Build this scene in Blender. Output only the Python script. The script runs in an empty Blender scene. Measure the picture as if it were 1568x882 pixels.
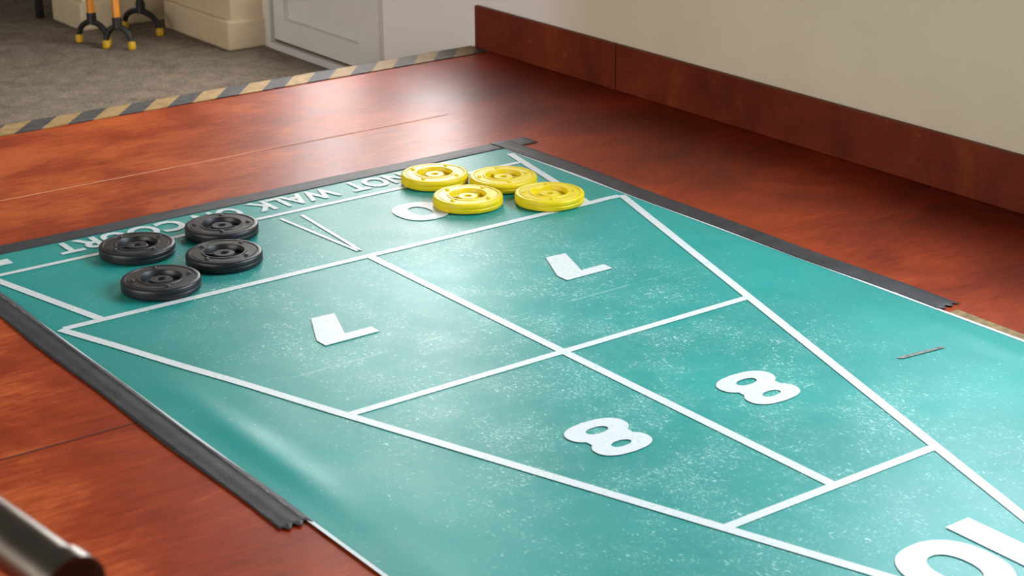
import bpy, bmesh, math, random
from mathutils import Vector, Matrix, Euler
random.seed(4)
K=0.65   # metres per court unit (half of the court triangle base)
scene=bpy.context.scene
scene.view_settings.view_transform='Standard'
scene.view_settings.look='None'
col=scene.collection

# ------------------------------------------------------------ node helpers
def new_mat(name):
    m=bpy.data.materials.new(name);m.use_nodes=True
    nt=m.node_tree;nt.nodes.clear()
    o=nt.nodes.new('ShaderNodeOutputMaterial');b=nt.nodes.new('ShaderNodeBsdfPrincipled')
    nt.links.new(b.outputs[0],o.inputs[0])
    return m,nt,b
class N:
    def __init__(s,nt): s.nt=nt
    def _set(s,inp,v):
        if isinstance(v,bpy.types.NodeSocket): s.nt.links.new(v,inp)
        else: inp.default_value=v
    def math(s,op,a,b=None,c=None,clamp=False):
        n=s.nt.nodes.new('ShaderNodeMath');n.operation=op;n.use_clamp=clamp
        s._set(n.inputs[0],a)
        if b is not None:s._set(n.inputs[1],b)
        if c is not None:s._set(n.inputs[2],c)
        return n.outputs[0]
    def coord(s):
        return s.nt.nodes.new('ShaderNodeTexCoord').outputs['Object']
    def mapping(s,vec,scale=(1,1,1),rot=(0,0,0),loc=(0,0,0)):
        n=s.nt.nodes.new('ShaderNodeMapping');s.nt.links.new(vec,n.inputs[0])
        n.inputs['Scale'].default_value=scale;n.inputs['Rotation'].default_value=rot;n.inputs['Location'].default_value=loc
        return n.outputs[0]
    def noise(s,vec,scale,detail=4,rough=.5,dist=0):
        n=s.nt.nodes.new('ShaderNodeTexNoise');s.nt.links.new(vec,n.inputs['Vector'])
        n.inputs['Scale'].default_value=scale;n.inputs['Detail'].default_value=detail
        n.inputs['Roughness'].default_value=rough;n.inputs['Distortion'].default_value=dist
        return n.outputs['Fac']
    def ramp(s,fac,stops,interp='LINEAR'):
        n=s.nt.nodes.new('ShaderNodeValToRGB');s.nt.links.new(fac,n.inputs[0])
        e=n.color_ramp.elements;n.color_ramp.interpolation=interp
        while len(e)<len(stops):e.new(.5)
        for i,(p,c) in enumerate(stops):
            e[i].position=p
            e[i].color=(c,c,c,1) if isinstance(c,(int,float)) else (*c,1)
        return n.outputs[0]
    def smooth(s,v,a,b):
        n=s.nt.nodes.new('ShaderNodeMapRange');n.interpolation_type='SMOOTHSTEP'
        s._set(n.inputs[0],v);n.inputs[1].default_value=a;n.inputs[2].default_value=b
        return n.outputs[0]
    def mix(s,f,a,b,mode='MIX'):
        n=s.nt.nodes.new('ShaderNodeMix');n.data_type='RGBA';n.blend_type=mode
        s._set(n.inputs[0],f)
        for i,v in ((6,a),(7,b)):
            if isinstance(v,tuple):v=(*v,1) if len(v)==3 else v
            s._set(n.inputs[i],v)
        return n.outputs[2]
    def sep(s,v):
        n=s.nt.nodes.new('ShaderNodeSeparateXYZ');s.nt.links.new(v,n.inputs[0]);return n.outputs
    def bump(s,h,strength,dist,bsdf):
        n=s.nt.nodes.new('ShaderNodeBump');s.nt.links.new(h,n.inputs['Height'])
        n.inputs['Strength'].default_value=strength;n.inputs['Distance'].default_value=dist
        s.nt.links.new(n.outputs[0],bsdf.inputs['Normal'])
def srgb(r,g,b):
    f=lambda c:(c/255/12.92) if c/255<=.04045 else ((c/255+.055)/1.055)**2.4
    return (f(r),f(g),f(b))
def simple(name,c,rough=.5,metal=0,nscale=20,var=.15,bump=0,spec=.5):
    m,nt,b=new_mat(name);n=N(nt);v=n.coord()
    f=n.noise(v,nscale,4)
    b.inputs['Roughness'].default_value=rough;b.inputs['Metallic'].default_value=metal
    b.inputs['Specular IOR Level'].default_value=spec
    a=tuple(x*(1-var) for x in c);d=tuple(min(1,x*(1+var)) for x in c)
    nt.links.new(n.ramp(f,[(.3,a),(.7,d)]),b.inputs['Base Color'])
    if bump:n.bump(f,bump,.002,b)
    return m

# ------------------------------------------------------------ materials
def mat_teal():
    m,nt,b=new_mat('teal_vinyl');n=N(nt);v=n.coord()
    big=n.noise(v,2.2,3)
    base=n.ramp(big,[(.3,srgb(10,134,127)),(.7,srgb(16,153,145))])
    xyz=n.sep(v)
    patch=n.noise(v,7.5,6,.72)
    ax=n.math('ABSOLUTE',xyz[0])
    cen=n.math('SUBTRACT',1,n.smooth(ax,.25,.70),clamp=True)
    yy=n.math('ABSOLUTE',n.math('ADD',xyz[1],.6))
    ceny=n.math('SUBTRACT',1,n.smooth(yy,.4,1.6),clamp=True)
    mask=n.math('MULTIPLY',cen,ceny)
    mask=n.math('MULTIPLY_ADD',mask,.75,.25)
    mask=n.math('MULTIPLY',mask,n.smooth(patch,.30,.62))
    sp=n.noise(n.mapping(v,(1,.8,1),(0,0,.5)),260,3,.7,1.2)
    thr=n.math('MULTIPLY_ADD',mask,-.150,.72)
    spk=n.math('MULTIPLY',n.math('SUBTRACT',sp,thr),24,clamp=True)
    fine=n.noise(n.mapping(v,(1,.25,1),(0,0,-.25)),290,2,.5)
    dash=n.math('MULTIPLY',n.math('SUBTRACT',fine,n.math('MULTIPLY_ADD',mask,-.115,.75)),25,clamp=True)
    fine2=n.noise(n.mapping(v,(.25,1,1),(0,0,.3)),280,2,.5)
    dash2=n.math('MULTIPLY',n.math('SUBTRACT',fine2,n.math('MULTIPLY_ADD',mask,-.105,.76)),25,clamp=True)
    allm=n.math('MAXIMUM',n.math('MAXIMUM',spk,dash),dash2)
    # old fold crease across the sheet
    cr=n.math('ABSOLUTE',n.math('ADD',xyz[1],.685*K))
    cr=n.math('SUBTRACT',1,n.smooth(cr,.0006,.0035),clamp=True)
    cr=n.math('MULTIPLY',cr,n.smooth(n.noise(v,14,4,.7),.42,.62))
    cr=n.math('MULTIPLY',cr,n.math('SUBTRACT',1,n.smooth(ax,.35,.5),clamp=True))
    allm=n.math('MAXIMUM',allm,n.math('MULTIPLY',cr,.5))
    allm=n.math('MULTIPLY',allm,.7)
    haze=n.math('MULTIPLY',mask,.06)
    c=n.mix(haze,base,srgb(190,220,215))
    c=n.mix(allm,c,srgb(188,226,220))
    nt.links.new(c,b.inputs['Base Color'])
    rg=n.math('MULTIPLY_ADD',n.noise(v,9,4),.14,.36)
    nt.links.new(rg,b.inputs['Roughness'])
    b.inputs['Specular IOR Level'].default_value=.42
    wr=n.noise(n.mapping(v,(1,.35,1)),5,3,.5,.4)
    h=n.math('ADD',n.math('MULTIPLY',wr,1.0),n.math('MULTIPLY',n.noise(v,60,2),.06))
    n.bump(h,.3,.006,b)
    return m
def mat_print(name,wear):
    m,nt,b=new_mat(name);n=N(nt);v=n.coord()
    f=n.noise(v,160,4,.65,.6)
    w=n.math('MULTIPLY',n.math('SUBTRACT',f,.58-.06*wear),12,clamp=True)
    c=n.mix(n.math('MULTIPLY',w,.35+.15*wear),srgb(214,220,220),srgb(120,182,175))
    nt.links.new(c,b.inputs['Base Color']);b.inputs['Roughness'].default_value=.45
    return m
def mat_wood(name,lo,mid,hi,rough,sc=1.0,grain=(1,6,1),bump=.08,scuff=.25,spec=.5,floor=False):
    m,nt,b=new_mat(name);n=N(nt);v=n.coord()
    blot=n.noise(n.mapping(v,(1,1.4,1)),2.6*sc,7,.62,.5)
    gr=n.noise(n.mapping(v,grain),14*sc,6,.65,.5)
    f=n.math('ADD',n.math('MULTIPLY',blot,.66),n.math('MULTIPLY',gr,.34))
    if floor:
        # window shade painted darker along the wall; lighter orange adds wear and light
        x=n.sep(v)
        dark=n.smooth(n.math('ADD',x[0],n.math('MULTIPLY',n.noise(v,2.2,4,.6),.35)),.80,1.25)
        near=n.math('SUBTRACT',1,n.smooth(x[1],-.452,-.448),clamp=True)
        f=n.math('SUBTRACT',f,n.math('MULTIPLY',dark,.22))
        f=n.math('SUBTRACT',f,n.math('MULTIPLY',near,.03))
        worn_lit=n.math('MULTIPLY',n.math('SUBTRACT',1,n.smooth(x[0],.0,.7),clamp=True),n.smooth(x[1],.45,.7))  # wear plus brighter light painted into the far left boards
        f=n.math('ADD',f,n.math('MULTIPLY',worn_lit,.05))
    c=n.ramp(f,[(.16,tuple(q*.42 for q in lo)),(.34,lo),(.5,mid),(.66,hi)])
    scr=n.noise(n.mapping(v,(9,1,1),(0,0,.6)),26,3,.6,.3)
    scr2=n.noise(n.mapping(v,(1,7,1),(0,0,-.3)),30,3,.6,.3)
    s2=n.math('MULTIPLY',n.math('SUBTRACT',n.math('MAXIMUM',scr,scr2),.68),12,clamp=True)
    c=n.mix(n.math('MULTIPLY',s2,scuff),c,srgb(205,120,82))
    nt.links.new(c,b.inputs['Base Color'])
    nt.links.new(n.math('MULTIPLY_ADD',blot,.2,rough),b.inputs['Roughness'])
    b.inputs['Specular IOR Level'].default_value=spec
    n.bump(n.math('ADD',gr,n.noise(v,3,2)),bump,.004,b)
    return m
def mat_hazard():
    m,nt,b=new_mat('hazard_stripes');n=N(nt);v=n.coord();x=n.sep(v)
    d=n.math('ADD',x[0],n.math('MULTIPLY',x[1],-.9))
    fr=n.math('FRACT',n.math('MULTIPLY',d,1/(.215*K)))
    s=n.math('GREATER_THAN',fr,.5)
    g=n.noise(v,35,5,.6)
    dark=n.ramp(g,[(.3,srgb(56,57,60)),(.75,srgb(92,88,84))])
    tan=n.ramp(g,[(.3,srgb(146,116,72)),(.75,srgb(186,156,108))])
    wall_shade=n.smooth(n.math('ADD',x[0],n.math('MULTIPLY',g,.3)),.75,1.2)  # shade near the wall painted over the tape colour
    c=n.mix(s,dark,tan);c=n.mix(n.math('MULTIPLY',wall_shade,.6),c,srgb(60,46,34))
    nt.links.new(c,b.inputs['Base Color']);b.inputs['Roughness'].default_value=.6;b.inputs['Specular IOR Level'].default_value=.25
    return m
def mat_carpet():
    m,nt,b=new_mat('carpet_pile');n=N(nt);v=n.coord()
    f=n.noise(v,190,4,.8);g=n.noise(v,14,5,.7,.3)
    h=n.math('ADD',n.math('MULTIPLY',f,.7),n.math('MULTIPLY',g,.3))
    nt.links.new(n.ramp(h,[(.36,srgb(72,64,56)),(.64,srgb(156,142,126))]),b.inputs['Base Color'])
    b.inputs['Roughness'].default_value=.95;n.bump(f,.6,.004,b);b.inputs['Specular IOR Level'].default_value=.1
    return m
def mat_wall():
    m,nt,b=new_mat('painted_plaster');n=N(nt);v=n.coord()
    g=n.noise(v,2.5,5,.6);sp=n.noise(v,55,3,.7)
    c=n.ramp(g,[(.3,srgb(208,199,176)),(.7,srgb(217,209,188))])
    y=n.sep(v)[1]
    c=n.mix(n.smooth(y,.85,1.15),c,srgb(236,232,230))     # whiter beside the entrance
    s=n.math('MULTIPLY',n.math('SUBTRACT',sp,.72),12,clamp=True)
    c=n.mix(n.math('MULTIPLY',s,.45),c,srgb(150,140,120))
    nt.links.new(c,b.inputs['Base Color']);b.inputs['Roughness'].default_value=.8
    n.bump(n.noise(v,120,3),.12,.002,b);return m
def mat_tape():
    m,nt,b=new_mat('black_cloth_tape');n=N(nt);v=n.coord()
    g=n.noise(v,18,5,.65,.3)
    nt.links.new(n.ramp(g,[(.3,srgb(28,28,32)),(.75,srgb(58,56,62))]),b.inputs['Base Color'])
    b.inputs['Roughness'].default_value=.55
    n.bump(n.math('ADD',g,n.noise(v,300,2)),.12,.003,b);return m

M_teal=mat_teal();M_print=mat_print('white_print',.3);M_print2=mat_print('worn_white_print',1);M_haz=mat_hazard();M_carpet=mat_carpet();M_wall=mat_wall();M_tape=mat_tape()
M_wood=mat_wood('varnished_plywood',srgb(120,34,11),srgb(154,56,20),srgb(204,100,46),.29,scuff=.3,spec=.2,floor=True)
M_base=mat_wood('stained_wood_trim',srgb(84,27,10),srgb(106,37,13),srgb(126,52,21),.45,1.5,(12,1,12),spec=.3)
M_seam=simple('seam_filler',srgb(222,150,112),.6)
M_dseam=simple('dark_gap',srgb(84,28,12),.8)
M_white=simple('white_pvc',srgb(220,218,216),.35,0,8,.04)
M_cream=simple('cream_gloss_paint',srgb(212,196,164),.45,0,8,.06)
M_yel=simple('yellow_plastic',srgb(232,206,2),.42,0,40,.06,.05)
M_blk=simple('black_plastic',srgb(24,25,30),.42,0,60,.3,.08)
M_orange=simple('orange_painted_tube',srgb(222,140,30),.3,0,10,.05)
M_dark=simple('black_rubber',srgb(22,21,22),.5)
M_chrome=simple('dark_chrome',srgb(118,110,102),.26,1,30,.1)
M_brown=simple('glue_residue',srgb(140,116,78),.8,0,60,.4)
M_gap=simple('door_gap_grime',srgb(92,74,54),.8)
m,nt,b=new_mat('window_glass');b.inputs['Transmission Weight'].default_value=1;b.inputs['Roughness'].default_value=0;b.inputs['IOR'].default_value=1.0;b.inputs['Base Color'].default_value=(.95,.98,1,1)
M_glass=m

# ------------------------------------------------------------ geometry helpers (court units -> metres)
def finish(name,me,mat,parent=None,smooth=False,bevel=0,seg=2):
    o=bpy.data.objects.new(name,me);col.objects.link(o)
    if mat:me.materials.append(mat)
    if smooth:
        for p in me.polygons:p.use_smooth=True
    if bevel:
        md=o.modifiers.new('bevel','BEVEL');md.width=bevel*K;md.segments=seg;md.limit_method='ANGLE'
    if parent:o.parent=parent
    return o
def mk(name,verts,faces,mat,parent=None,**k):
    me=bpy.data.meshes.new(name);me.from_pydata([tuple(c*K for c in v) for v in verts],[],faces);me.update()
    return finish(name,me,mat,parent,**k)
def boxes(name,bs,mat,parent=None,**k):
    V=[];F=[]
    for (x0,x1,y0,y1,z0,z1) in bs:
        i=len(V)
        V+=[(x0,y0,z0),(x1,y0,z0),(x1,y1,z0),(x0,y1,z0),(x0,y0,z1),(x1,y0,z1),(x1,y1,z1),(x0,y1,z1)]
        F+=[tuple(i+j for j in f) for f in ((0,3,2,1),(4,5,6,7),(0,1,5,4),(1,2,6,5),(2,3,7,6),(3,0,4,7))]
    return mk(name,V,F,mat,parent,**k)
def empty(name,loc=(0,0,0)):
    e=bpy.data.objects.new(name,None);col.objects.link(e);e.location=[c*K for c in loc];e.empty_display_size=.05;return e
def lathe(name,prof,mat,parent=None,seg=72,loc=(0,0,0),smooth=True):
    V=[];F=[];idx=[]
    for r,z in prof:
        if r<1e-6:idx.append([len(V)]);V.append((0,0,z))
        else:
            idx.append(list(range(len(V),len(V)+seg)))
            V+=[(r*math.cos(2*math.pi*j/seg),r*math.sin(2*math.pi*j/seg),z) for j in range(seg)]
    for a,b in zip(idx,idx[1:]):
        for j in range(seg):
            k2=(j+1)%seg
            if len(a)==1 and len(b)==1:continue
            if len(a)==1:F.append((a[0],b[k2],b[j]))
            elif len(b)==1:F.append((a[j],a[k2],b[0]))
            else:F.append((a[j],a[k2],b[k2],b[j]))
    o=mk(name,V,F,mat,parent,smooth=smooth)
    o.location=[c*K for c in loc];return o
def tube(name,pts,r,mat,parent=None,res=8,cap=True,cyclic=False):
    cu=bpy.data.curves.new(name,'CURVE');cu.dimensions='3D'
    s=cu.splines.new('POLY');s.points.add(len(pts)-1)
    for i,p in enumerate(pts):s.points[i].co=(p[0]*K,p[1]*K,p[2]*K,1)
    s.use_cyclic_u=cyclic
    cu.bevel_depth=r*K;cu.bevel_resolution=res;cu.use_fill_caps=cap
    t=bpy.data.objects.new('t',cu);col.objects.link(t)
    dg=bpy.context.evaluated_depsgraph_get();me=bpy.data.meshes.new_from_object(t.evaluated_get(dg))
    bpy.data.objects.remove(t);me.name=name;me.materials.clear()
    return finish(name,me,mat,parent,smooth=True)

# ------------------------------------------------------------ floors
ZC=-.345
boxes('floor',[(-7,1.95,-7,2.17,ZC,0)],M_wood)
boxes('floor_carpet',[(-7,2.2,2.17,10,ZC-.1,ZC)],M_carpet)
mk('floor_seam',[(-7,1.246,.0012),(1.15,1.248,.0012),(1.15,1.255,.0012),(-7,1.260,.0012)],[(0,1,2,3)],M_seam)
mk('floor_seam',[(-7,-.692,.0012),(-1.1,-.692,.0012),(-1.1,-.685,.0012),(-7,-.685,.0012)],[(0,1,2,3)],M_dseam)
mk('floor_seam',[(1.5,-.691,.0012),(1.7,-.691,.0012),(1.7,-.688,.0012),(1.5,-.688,.0012)],[(0,1,2,3)],simple('seam_dull',srgb(140,70,44),.6))
boxes('hazard_tape',[(-7,1.915,2.035,2.173,.0005,.004),(-7,1.915,2.171,2.174,-.03,.004)],M_haz)

# ------------------------------------------------------------ walls
XW=1.945
WY0,WY1,WZ0,WZ1=-3.6,-.35,.9,3.0      # window
DY0,DY1,DZ1=3.02,4.1,2.85           # door
SY0,SY1,SZ0=2.22,2.93,.36            # added side light by the door, for floor glare
H=4.1
boxes('wall_right',[
 (XW,XW+.2,-7,WY0,ZC,H),(XW,XW+.2,WY0,WY1,ZC,WZ0),(XW,XW+.2,WY0,WY1,WZ1,H),
 (XW,XW+.2,WY1,SY0,ZC,H),(XW,XW+.2,SY0,SY1,ZC,SZ0),(XW,XW+.2,SY0,SY1,DZ1,H),(XW,XW+.2,SY1,DY0,ZC,H),
 (XW,XW+.2,DY0,DY1,DZ1,H),(XW,XW+.2,DY1,10,ZC,H)],M_wall)
boxes('wall_back',[(-7,2.15,9.9,10.1,ZC,H)],M_wall)
LY0,LY1,LZ0,LZ1=-4.5,1.5,.7,3.2
boxes('wall_left',[(-7.2,-7,-7,LY0,ZC,H),(-7.2,-7,LY1,10,ZC,H),(-7.2,-7,LY0,LY1,ZC,LZ0),(-7.2,-7,LY0,LY1,LZ1,H)],M_wall)
w2=empty('added_window_left')  # added unseen window, holds the fill light for the right wall
boxes('frame',[(-7.1,-6.98,LY0,LY1,LZ0,LZ0+.08),(-7.1,-6.98,LY0,LY1,LZ1-.08,LZ1)]+[(-7.1,-6.98,y-.04,y+.04,LZ0+.08,LZ1-.08) for y in (LY0+.04,-3,-1.5,0,LY1-.04)],M_white,w2,bevel=.008)
pil=empty('wall_pilaster')
boxes('shaft',[(1.72,XW,4.13,4.86,ZC,H)],M_cream,pil,bevel=.01)
boxes('skirting',[(1.69,XW,4.11,4.885,ZC,ZC+.16)],M_cream,pil,bevel=.012)
pil2=empty('wall_pilaster')
boxes('shaft',[(1.30,XW,5.1,5.45,ZC,H)],M_cream,pil2,bevel=.01)
boxes('skirting',[(1.27,XW,5.07,5.48,ZC,ZC+.16)],M_cream,pil2,bevel=.012)
HB=.193
boxes('baseboard_right',[(1.921,XW-.001,-7,1.143,0,HB),(1.921,XW-.001,1.149,2.15,0,HB)],M_base,bevel=.004)
boxes('trim_1',[(1.932,XW-.001,2.176,DY0-.07,ZC,ZC+.12)],M_cream,bevel=.004)
w=empty('window_1')
boxes('frame',[(XW-.01,XW+.08,WY0,WY1,WZ0,WZ0+.08),(XW-.01,XW+.08,WY0,WY1,WZ1-.08,WZ1)]+
 [(XW,XW+.08,y-.04,y+.04,WZ0+.08,WZ1-.08) for y in (WY0+.04,-2.5,-1.4,WY1-.04)],M_white,w,bevel=.008)
boxes('sill',[(XW-.08,XW-.012,WY0-.05,WY1+.05,WZ0-.03,WZ0+.02)],M_white,w,bevel=.008)
w3=empty('added_window_side')  # added unseen glazing that widens the glare on the floor
boxes('frame',[(XW-.01,XW+.08,SY0,SY1,SZ0,SZ0+.06),(XW-.01,XW+.08,SY0,SY1,DZ1-.06,DZ1),(XW-.01,XW+.08,SY0,SY0+.05,SZ0+.06,DZ1-.06),(XW-.01,XW+.08,SY1-.05,SY1,SZ0+.06,DZ1-.06)],M_white,w3)
d=empty('door_1')
boxes('frame',[(XW-.03,XW+.1,DY0-.06,DY0+.04,ZC,DZ1-.05),(XW-.03,XW+.1,DY1-.04,DY1+.03,ZC,DZ1-.05),(XW-.03,XW+.1,DY0-.06,DY1+.03,DZ1-.05,DZ1+.05),(XW-.035,XW+.1,DY0+.041,DY1-.041,ZC,ZC+.035)],M_white,d)
boxes('gap',[(XW+.0,XW+.05,DY0+.041,DY0+.052,ZC+.036,DZ1-.052),(XW+.0,XW+.05,DY1-.055,DY1-.041,ZC+.036,DZ1-.052),(XW+.0,XW+.05,DY0+.053,DY1-.056,ZC+.036,ZC+.05)],M_gap,d)
a,bb=DY0+.053,DY1-.056
boxes('leaf',[(XW-.012,XW+.05,a+.11,bb-.11,ZC+.051,ZC+.17),(XW-.012,XW+.05,a,a+.11,ZC+.051,DZ1-.052),(XW-.012,XW+.05,bb-.11,bb,ZC+.051,DZ1-.052),
 (XW-.012,XW+.05,a+.11,bb-.11,.2,.32),(XW-.012,XW+.05,a+.11,bb-.11,DZ1-.2,DZ1-.052)],M_white,d)
boxes('panel',[(XW+.016,XW+.04,a+.111,bb-.111,ZC+.171,.199)],M_white,d)
boxes('glass',[(XW+.02,XW+.026,a+.111,bb-.111,.321,DZ1-.201)],M_glass,d)
tube('handle',[(XW-.012,a+.06,1.2),(XW-.06,a+.06,1.2),(XW-.06,a+.24,1.2)],.012,M_chrome,d)

# ------------------------------------------------------------ mat
ME=1.04;MY1=.76;MY0=-4.6
def hgt(x,y):
    z=.004
    e=x+ME
    env=max(0,min(1,(-y-.02)/.5))
    z+=.008*env*math.exp(-((e-.10)/.045)**2)*(.55+.45*math.sin(y*5.3+.6))
    z+=.003*env*math.exp(-((e-.2)/.08)**2)*(.5+.5*math.sin(y*9+2))
    e=ME-x
    z+=.006*math.exp(-((e-.10)/.045)**2)*(.5+.5*math.sin(y*7.1))*max(0,min(1,(.5-y)))
    return z
mat_root=empty('shuffleboard_court_mat')
nx,ny=120,300
V=[];F=[]
for j in range(ny+1):
    y=MY0+(MY1-MY0)*j/ny
    for i in range(nx+1):
        x=-ME+2*ME*i/nx
        V.append((x,y,hgt(x,y)))
for j in range(ny):
    for i in range(nx):
        q=j*(nx+1)+i;F.append((q,q+1,q+nx+2,q+nx+1))
o=mk('vinyl_sheet',V,F,M_teal,mat_root,smooth=True)
LV=[];LF=[]
def strip(a,b,w,eps=.0016,trim=None):
    a=Vector((*a,0));b=Vector((*b,0));dd=(b-a);L=dd.length;dd/=L;nn=Vector((-dd.y,dd.x,0))
    n=max(2,int(L/.02));m=3
    i0=len(LV)
    for i in range(n+1):
        for k in range(m+1):
            p=a+dd*(L*i/n)+nn*w*(k/m-.5)
            LV.append((p.x,p.y,hgt(p.x,p.y)+eps))
    for i in range(n):
        for k in range(m):
            q=i0+i*(m+1)+k;LF.append((q,q+m+1,q+m+2,q+1))
LW=.028
D1,D2,AP=.975,1.975,2.97
strip((-1.0,0),(1.0,0),LW)
strip((0,0),(0,-D2),LW,.0018)
strip((-1.01,0.0),(0,-AP),LW,.002)
strip((1.01,0.0),(0,-AP),LW,.002)
strip((-(1-D1/AP),-D1),((1-D1/AP),-D1),LW*.95)
strip((-(1-D2/AP),-D2),((1-D2/AP),-D2),LW*.95)
strip((-.885,0.0),(-1.02,.58),LW,.002);strip((.865,0.0),(1.01,.64),LW,.002)
strip((-.98,.53),(.98,.53),.022)
strip((-.035,.49),(-.002,.06),.013,.002);strip((.04,.48),(.006,.06),.013,.002)
strip((-ME+.005,.7),(-ME+.005,MY0),.010,.001);strip((ME-.005,.7),(ME-.005,MY0),.012,.001)
strip((-.98,.635),(-.90,.635),.05)
mk('court_lines',LV,LF,M_print,mat_root)

def flat(name,loops,c,z,mat,parent,rot180=True,s0=1):
    cu=bpy.data.curves.new(name,'CURVE');cu.dimensions='2D';cu.fill_mode='BOTH'
    for lp in loops:
        s=cu.splines.new('POLY');s.points.add(len(lp)-1)
        for i,p in enumerate(lp):
            x,y=(-p[0]*s0,-p[1]*s0) if rot180 else p
            s.points[i].co=((c[0]+x)*K,(c[1]+y)*K,0,1)
        s.use_cyclic_u=True
    t=bpy.data.objects.new('t',cu);col.objects.link(t)
    dg=bpy.context.evaluated_depsgraph_get();me=bpy.data.meshes.new_from_object(t.evaluated_get(dg))
    bpy.data.objects.remove(t);me.name=name;me.materials.clear()
    for v in me.vertices:v.co.z=z*K
    return finish(name,me,mat,parent)
def ell(cx,cy,rx,ry,p=2.0,n=48):
    o=[]
    for i in range(n):
        a=2*math.pi*i/n;c,s=math.cos(a),math.sin(a)
        o.append((cx+rx*math.copysign(abs(c)**(2/p),c),cy+ry*math.copysign(abs(s)**(2/p),s)))
    return o
def eight(w,h):
    R=[]
    n=60
    for i in range(n+1):
        y=-h/2+h*i/n
        wd=0
        for cy,ry,rx in ((-h*.235,h*.265,w/2),(h*.25,h*.25,w*.46)):
            t=(y-cy)/ry
            if abs(t)<=1:wd=max(wd,rx*(1-abs(t)**2.3)**(1/2.3))
        wd=max(wd,.02 if 0<i<n else 0) if abs(y)>h*.3 else max(wd,w*.36)
        R.append((wd,y))
    out=[p for p in R]+[(-p[0],p[1]) for p in reversed(R)]
    o2=[]
    for p in out:
        if not o2 or (abs(p[0]-o2[-1][0])+abs(p[1]-o2[-1][1]))>1e-4:o2.append(p)
    return [o2,ell(0,-h*.225,w*.18,h*.085,2.2,32),ell(0,h*.235,w*.16,h*.075,2.2,32)]
seven=[(-.057,-.094),(.016,-.1),(.088,.052),(.088,.1),(-.086,.1),(-.086,.056),(.0,.056)]
ZT=.0064
flat('numeral_7',[seven],(-.398,-.452),ZT,M_print,mat_root)
flat('numeral_7b',[seven],(.436,-.447),ZT,M_print,mat_root)
flat('numeral_8',eight(.175,.2),(-.243,-1.465),ZT,M_print,mat_root)
flat('numeral_8b',eight(.175,.2),(.247,-1.468),ZT,M_print,mat_root)
zero=[ell(0,0,.088,.098,2.3),ell(0,0,.034,.052,2.2,32)]
flat('numeral_0',zero,(.372,.272),ZT,M_print,mat_root)
flat('numeral_10_zero',zero,(-.080,-2.395),ZT,M_print,mat_root,s0=1.25)
one=[(-.01,-.1),(.05,-.1),(.05,.1),(.0,.1),(-.055,.06),(-.055,.015),(-.01,.035)]
flat('numeral_10_one',[one],(.105,-2.387),ZT,M_print,mat_root,s0=1.25)
def word(t,xr,xl,y0,y1):
    cu=bpy.data.curves.new('txt','FONT');cu.body=t;cu.size=1;cu.offset=.03
    ob=bpy.data.objects.new('t',cu);col.objects.link(ob)
    dg=bpy.context.evaluated_depsgraph_get();me=bpy.data.meshes.new_from_object(ob.evaluated_get(dg));bpy.data.objects.remove(ob)
    xs=[v.co.x for v in me.vertices];ys=[v.co.y for v in me.vertices]
    ax,bx,ay,by=min(xs),max(xs),min(ys),max(ys)
    for v in me.vertices:
        u=(v.co.x-ax)/(bx-ax);q=(v.co.y-ay)/(by-ay)
        v.co=((xr+(xl-xr)*u)*K,(y1+(y0-y1)*q)*K,ZT*K)
    me.materials.clear();me.name='lettering_'+t.lower()
    finish('lettering_'+t.lower(),me,M_print2,mat_root)
for t,xr,xl in (('DO',.76,.60),('NOT',.555,.315),('WALK',.265,-.06),('ON',-.10,-.26),('COURT',-.31,-.75)):
    word(t,xr,xl,.585,.695)

# ------------------------------------------------------------ black edging tape (long crinkled strips)
def tape(name,x0,x1,y0,y1,along):
    V=[];F=[];L=(y1-y0) if along=='y' else (x1-x0)
    n=int(abs(L)/.02);m=8
    for i in range(n+1):
        for k in range(m+1):
            if along=='y':
                jit=.003*math.sin(i*.17)+.002*math.sin(i*.07+2)
                x=x0+(x1-x0)*k/m+(jit if k in(0,m) else 0);y=y0+L*i/n+(.012*math.sin(k*2.1) if i==0 else 0)
            else:
                jit=.002*math.sin(i*.21)
                y=y0+(y1-y0)*k/m+(jit if k in(0,m) else 0);x=x0+L*i/n
            z=.0028+.0010*math.exp(-((k-m*.5)/1.0)**2)
            if abs(x)<ME and y<MY1: z=max(z,hgt(x,y)+.0015)
            z+=.0002*math.sin(i*1.7+k*1.1)
            V.append((x,y,z))
    for i in range(n):
        for k in range(m):
            q=i*(m+1)+k
            F.append((q,q+m+1,q+m+2,q+1) )
    o=mk(name,V,F,M_tape,mat_root,smooth=True);md=o.modifiers.new('thick','SOLIDIFY');md.thickness=.0015*K;md.offset=-1
    return o
tape('edging_tape_1',-1.108,-1.034,-1.40,.80,'y')
tape('edging_tape_2',1.036,1.118,-1.37,.80,'y')
tape('edging_tape_3',-1.6,1.19,.71,.798,'x')
mk('glue_residue',[(1.045,-1.40,.0015),(1.085,-1.40,.0015),(1.075,-1.9,.0015),(1.05,-3,.0015)],[(0,3,2,1)],M_brown)
mk('scuff_mark',[(.672,-1.545,.0064),(.68,-1.56,.0064),(.83,-1.577,.0064),(.825,-1.564,.0064)],[(0,1,2,3)],simple('scuff',srgb(118,120,114),.7,0,120,.5),mat_root)

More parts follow.
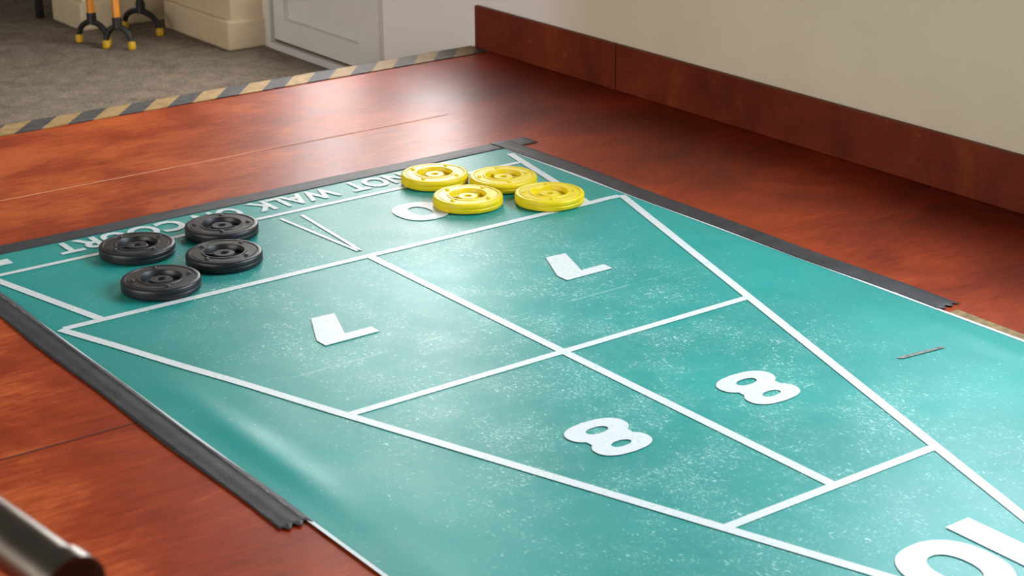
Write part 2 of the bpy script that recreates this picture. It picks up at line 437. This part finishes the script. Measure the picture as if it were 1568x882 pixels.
# ------------------------------------------------------------ discs
def disc(x,y,mat,rot):
    R=.117;Hh=.035
    e=empty('shuffleboard_disc',(x,y,.0068));e.rotation_euler=(0,0,rot)
    pr=[(0,0),(.93,0),(.975,.05),(1,.18),(1,.40),(.982,.46),(.982,.54),(1,.60),(1,.80),(.985,.92),(.955,.985),(.92,1.0),
        (.885,1.0),(.87,.93),(.845,.93),(.83,.98),(.60,.98),(.585,1.05),(.54,1.05),(.52,.96),(.50,.5),(.30,.5),(.285,.80),(.265,.86),(.12,.86),(.10,.80),(.09,.45),(0,.45)]
    body=lathe('body',[(a*R,b*Hh) for a,b in pr],mat,e,96)
    for k in range(4):
        a=k*math.pi/2
        lathe('rivet_%d'%(k+1),[(.0075,0),(.0075,.003),(.005,.005),(0,.0055)],mat,e,16,(.72*R*math.cos(a),.72*R*math.sin(a),.975*Hh))
    for k in range(3):
        a=k*2*math.pi/3+.4
        boxes('rib_%d'%(k+1),[(.28*R,.51*R,-.004,.004,.48*Hh,.72*Hh)],mat,e).rotation_euler=(0,0,a)
    md=body.modifiers.new('es','EDGE_SPLIT');md.split_angle=math.radians(38)
for i,(x,y) in enumerate([(.592,.512),(.762,.342),(.538,.235),(.772,.092)]):disc(x,y,M_yel,.5+i*.7)
for i,(x,y) in enumerate([(-.561,.451),(-.262,.463),(-.382,.220),(-.640,.126)]):disc(x,y,M_blk,.2+i*.9)

# ------------------------------------------------------------ cues
M_yel2=simple('amber_rubber',srgb(214,170,40),.4)
def cue(t1,t2,top,shaftmat):
    e=empty('shuffleboard_cue')
    t1=Vector((*t1,ZC+.02));t2=Vector((*t2,ZC+.02));c=(t1+t2)/2;h=(t2-t1)/2
    up=(Vector(top)-c).normalized()
    arc=[];n=14
    for i in range(n+1):
        a=math.pi*i/n
        arc.append(c-h*math.cos(a)+up*.10*math.sin(a)**.8)
    tube('fork',arc,.016,M_dark,e)
    apex=c+up*.10
    tube('ferrule',[apex-up*.01,apex+up*.05],.026,M_dark,e)
    tube('shaft',[apex+up*.04,Vector(top)],.021,shaftmat,e)
    for k,t in enumerate((t1,t2)):
        lathe('glide_%d'%(k+1),[(0,-.019),(.018,-.019),(.022,-.01),(.021,.015),(.016,.026),(0,.027)],M_yel2,e,20,tuple(t))
cue((1.150,4.83),(1.240,4.665),(1.33,5.06,2.5),M_orange)
cue((1.205,4.60),(1.30,4.485),(1.44,5.06,2.5),M_orange)
cue((1.50,5.0),(1.57,4.70),(1.62,5.06,2.5),M_dark)
t=empty('side_table')
boxes('top',[(1.2,1.85,5.55,6.6,.75,.79)],M_dark,t,bevel=.01)
boxes('legs',[(1.215,1.255,5.56,5.60,ZC,.75),(1.215,1.255,6.54,6.58,ZC,.75),(1.79,1.83,5.56,5.60,ZC,.75),(1.79,1.83,6.54,6.58,ZC,.75)],M_dark,t,bevel=.005)

# ------------------------------------------------------------ chrome handrail (near corner)
hr=empty('handrail')
A=Vector((-2.149,-2.89,.90));dirv=Vector((-.10,.995,0)).normalized()
B=A+dirv*2.2
tube('rail',[A,B],.033,M_chrome,hr,12)
tube('collar',[A-dirv*.0,A+dirv*.03],.037,M_chrome,hr,12)
tube('post_1',[A+dirv*.015-Vector((0,0,.02)),Vector((A.x,A.y,0))],.026,M_chrome,hr,12)
tube('post_2',[B-dirv*.05,Vector((B.x,B.y,0))],.028,M_chrome,hr,12)

# ------------------------------------------------------------ lights
def area(name,loc,size,power,colr,rot):
    l=bpy.data.lights.new(name,'AREA');l.shape='RECTANGLE';l.size=size[0]*K;l.size_y=size[1]*K;l.energy=power;l.color=colr
    o=bpy.data.objects.new(name,l);col.objects.link(o);o.location=[c*K for c in loc];o.rotation_euler=rot;return o
RX=(0,math.radians(90),0)
area('window_daylight',(XW+.17,(WY0+WY1)/2,(WZ0+WZ1)/2),(WZ1-WZ0-.1,WY1-WY0-.1),120,(.80,.91,1.0),RX)
area('door_daylight',(XW+.12,(DY0+DY1)/2,1.5),(2.3,.82),24,(1,.97,.94),RX)
area('added_glare_light',(XW+.12,(SY0+SY1)/2,(SZ0+DZ1)/2),(DZ1-SZ0-.12,SY1-SY0-.1),34,(1,.97,.95),RX)  # added lamp behind the side light, shifts the floor glare
area('left_fill_light',(-7.15,(LY0+LY1)/2,(LZ0+LZ1)/2),(LZ1-LZ0-.1,LY1-LY0-.1),165,(1,.94,.85),(0,math.radians(-90),0))  # added fill lamp that brightens the right wall
wd=bpy.data.worlds.new('w');scene.world=wd;wd.use_nodes=True
bg=wd.node_tree.nodes['Background'];bg.inputs[0].default_value=(1,.94,.86,1);bg.inputs[1].default_value=.15

# ------------------------------------------------------------ camera
cam=bpy.data.cameras.new('camera');co=bpy.data.objects.new('camera',cam);col.objects.link(co)
co.location=(-2.78026*K,-4.53945*K,1.87043*K);co.rotation_euler=(1.21438,.00764,-.63514)
cam.sensor_width=36;cam.lens=2791.54/1568*36;cam.clip_start=.05
cam.dof.use_dof=True;cam.dof.focus_distance=5.5*K;cam.dof.aperture_fstop=9
scene.camera=co
